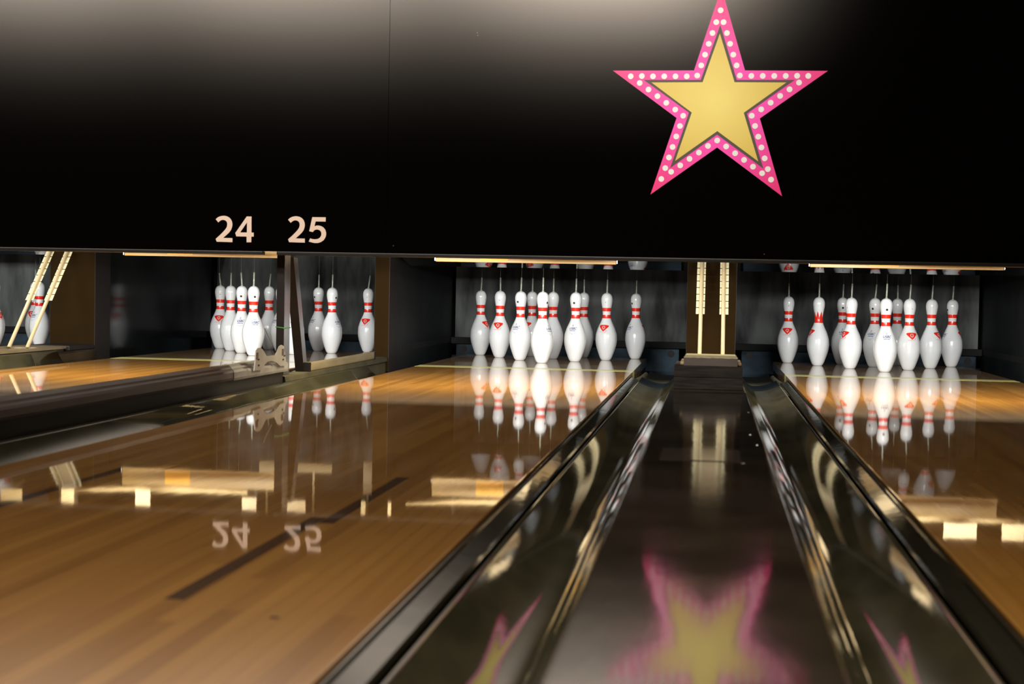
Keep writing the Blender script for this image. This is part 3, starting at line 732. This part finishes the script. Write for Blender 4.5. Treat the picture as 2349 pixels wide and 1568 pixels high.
# blue lettering
bm = bmesh.new()
ZB = .1755
text_bm('USBC', .0170, .35, .0, ZB + .0015, bm, 0, .00035)
text_bm('APPROVED', .0066, 0, 0, ZB - .0075, bm, 0, .0002)
star5 = [(.0022 * (1 if i % 2 == 0 else .45) * math.sin(i * PI / 5), .0022 * (1 if i % 2 == 0 else .45) * math.cos(i * PI / 5)) for i in range(10)]
flat(bm, star5, ox=0, oz=ZB + .0275)
flat(bm, [(-.0042, .0), (-.0030, .0), (-.0016, .0085), (-.0026, .0085)], oz=ZB + .0180)
flat(bm, [(-.0010, -.001), (.0004, -.001), (.0010, .0070), (-.0002, .0070)], oz=ZB + .0180)
flat(bm, [(.0020, .002), (.0030, .002), (.0050, .0085), (.0040, .0085)], oz=ZB + .0180)
ME_U = to_mesh(wrap(bm), 'blue_lettering', [M_BLUE])
bm = bmesh.new()
for i in range(17):
    a = math.radians(-150 + i * 7.5)
    xx, zz = .0185 * math.cos(a), .011 * math.sin(a)
    flat(bm, [(xx - .0007, zz), (xx + .0007, zz), (xx + .0007, zz + .0018), (xx - .0007, zz + .0018)], oz=ZB - .0100)
flat(bm, [(-.005, 0), (.005, 0), (.005, .0016), (-.005, .0016)], oz=ZB - .0255)
ME_UT = to_mesh(wrap(bm), 'blue_small_print', [M_BLUEF])
bm = bmesh.new(); flat(bm, ring(.0056, 20), oz=.3215); ME_H = to_mesh(wrap(bm, .0003, .002), 'head_hole', [M_HOLE])
bm = bmesh.new(); flat(bm, ring(.0062, 20), holes=[ring(.0050, 20)], oz=.3215); ME_HR = to_mesh(wrap(bm, .0006, .002), 'hole_rim', [M_WOODH])
bm = bmesh.new(); flat(bm, ring(.0020, 12), oz=.3265); ME_DOT = to_mesh(wrap(bm, .0003, .002), 'head_dot', [M_HOLE])
# red crown with pointed tips
bm = bmesh.new()
R0 = rad(.26); nn = 8; W = 2 * PI * R0
pts = [(-W / 2, .2370), (W / 2, .2370), (W / 2, .268)]
for i in range(nn):
    x1 = W / 2 - W * (i + .5) / nn; pts.append((x1, .3025)); pts.append((x1 - W * .5 / nn, .268))
flat(bm, pts)
for tt in range(1): pass
xs = sorted(set(v.co.x for v in bm.verts))
for lo, hi, ax, st in ((-W / 2, W / 2, Vector((1, 0, 0)), .002), (.237, .303, Vector((0, 1, 0)), .003)):
    c = lo + st
    while c < hi:
        bmesh.ops.bisect_plane(bm, geom=bm.verts[:] + bm.edges[:] + bm.faces[:], dist=1e-7, plane_co=ax * c, plane_no=ax); c += st
for v in bm.verts:
    a = -PI / 2 + v.co.x / R0; z = v.co.y; e = rad(z) + .0003
    v.co = Vector((e * math.cos(a), e * math.sin(a), z))
for f in bm.faces: f.smooth = True
bmesh.ops.recalc_face_normals(bm, faces=bm.faces[:])
ME_CROWN = to_mesh(bm, 'red_crown', [M_RED])
def sleeve_mesh(dx, dy):
    bm = bmesh.new()
    tube(bm, [(0, 0, .3795), (0, 0, .386)], [.0075, .0056], 14)
    tube(bm, [(0, 0, .384), (dx * .35, dy * .35, .408), (dx, dy, .456)], .0046, 12)
    for f in bm.faces: f.smooth = True
    bmesh.ops.recalc_face_normals(bm, faces=bm.faces[:])
    return to_mesh(bm, 'string_sleeve', [M_SLEEVE])
def string_mesh(dx, dy, top):
    bm = bmesh.new(); tube(bm, [(dx, dy, .455), (dx * 1.02, dy, top)], .0011, 8)
    return to_mesh(bm, 'pull_string', [M_STRING])
ME_MARK = None
tag(link('machine_platform', bx(-4.45, 2.80, -1.6, 1.75, .951, .975), M_BLK), 'black machine platform above the pin racks resting on the divider walls', 'platform')
SP = .3048; RW = SP * .8660254
POS = {1: (0, 0), 2: (-SP / 2, RW), 3: (SP / 2, RW), 4: (-SP, 2 * RW), 5: (0, 2 * RW), 6: (SP, 2 * RW), 7: (-1.5 * SP, 3 * RW), 8: (-.5 * SP, 3 * RW), 9: (.5 * SP, 3 * RW), 10: (1.5 * SP, 3 * RW)}
PLACE = {1: 'front', 2: 'second row left', 3: 'second row right', 4: 'third row left', 5: 'third row centre', 6: 'third row right',
         7: 'back row leftmost', 8: 'back row second', 9: 'back row third', 10: 'back row rightmost'}
# pin: (bearing of the blue lettering seen from the camera, + = right, lean of the sleeve x)
YAW = {25: {1: (50, .0), 2: (-33, .002), 3: (-18, .001), 4: (-164, -.001), 5: (112, 0), 6: (-170, .001), 7: (-100, .003), 8: (168, .001), 9: (85, -.001), 10: (-52, .001)},
       26: {1: (8, .002), 2: (160, .002), 3: (-130, .004), 4: (145, .001), 5: (-24, .006), 6: (-92, .004), 7: (-155, -.001), 8: (2, .002), 9: (100, 0), 10: (-62, .003)},
       24: {1: (12, .001), 2: (-8, -.006), 3: (0, 0), 4: (100, .001), 5: (-50, 0), 6: (44, .001), 7: (-160, -.009), 8: (105, .007), 9: (-52, .001), 10: (-172, .009)},
       23: {3: (-105, 0), 6: (-48, 0), 9: (178, 0)}}
RACK = {23: 'far left rack', 24: 'left rack', 25: 'middle rack', 26: 'right rack'}
def marks(u, crown, n, k):
    q = (u + 150 + 180) % 360 - 180
    out = []
    if crown: out.append('a pointed red crown')
    if abs(u) < 25: out.append('blue lettering facing front')
    elif abs(u) < 75: out.append('blue lettering turned ' + ('left' if u < 0 else 'right'))
    if abs(q) < 30: out.append('red logo facing front')
    elif abs(q) < 75: out.append('red logo turned ' + ('left' if q < 0 else 'right'))
    return out[0] if out else 'no logo in view'
proto = {}
def child(me_name, me, parent):
    o = bpy.data.objects.new(me_name, me); COL.objects.link(o); o.parent = parent; return o
for k, tab in YAW.items():
    for n, (u, lean) in tab.items():
        px, py = LANE_X[k] + POS[n][0], POS[n][1]
        crown = (k == 26 and n == 4)
        root = bpy.data.objects.new('bowling_pin', None); COL.objects.link(root); root.empty_display_size = .05
        root.location = (px, py, .0003)
        to_cam = math.atan2(LOC.y - py, LOC.x - px)        # bearing towards the camera
        root.rotation_euler = (0, 0, to_cam + PI / 2 + math.radians(u))
        mk = marks(u, crown, n, k)
        lab = 'white bowling pin, %s in the %s, %s' % (PLACE[n], RACK[k], mk)
        if k == 24 and n == 3: lab = 'white bowling pin glimpsed between the steel post and slanted brace, left rack'
        if k == 24 and n == 5: lab = 'white bowling pin cut off by the left edge of the steel post, left rack'
        if k == 23: lab = {3: 'white bowling pin cut by the left frame edge, left of the rods', 6: 'nearer white bowling pin with blue lettering behind the far left rods', 9: 'white bowling pin mostly hidden behind another pin and the far left rods'}[n]
        tag(root, lab, 'bowling pin', 'bowling pins in the ' + RACK[k])
        child('body', ME_BODY2 if crown else ME_BODY, root)
        if crown: child('crown_mark', ME_CROWN, root)
        for nm, me, ang in (('blue_lettering', ME_U, 0), ('blue_small_print', ME_UT, 0), ('head_hole', ME_H, 0), ('hole_rim', ME_HR, 0), ('red_logo', ME_Q, 150), ('logo_ring', ME_QR, 150), ('red_small_print', ME_QT, 150), ('head_dot', ME_DOT, 156)):
            c = child(nm, me, root); c.rotation_euler = (0, 0, math.radians(ang))
        rz = root.rotation_euler.z
        dx, dy = lean * math.cos(-rz), lean * math.sin(-rz)
        child('string_sleeve', sleeve_mesh(dx, dy), root)
        top = {23: .60, 24: .90, 25: .52, 26: .52}[k]
        if k != 24: top = .5 if py < .06 else .60
        if k in (25, 26): top = .504 if py < .05 else .94
        child('pull_string', string_mesh(dx, dy, top), root)
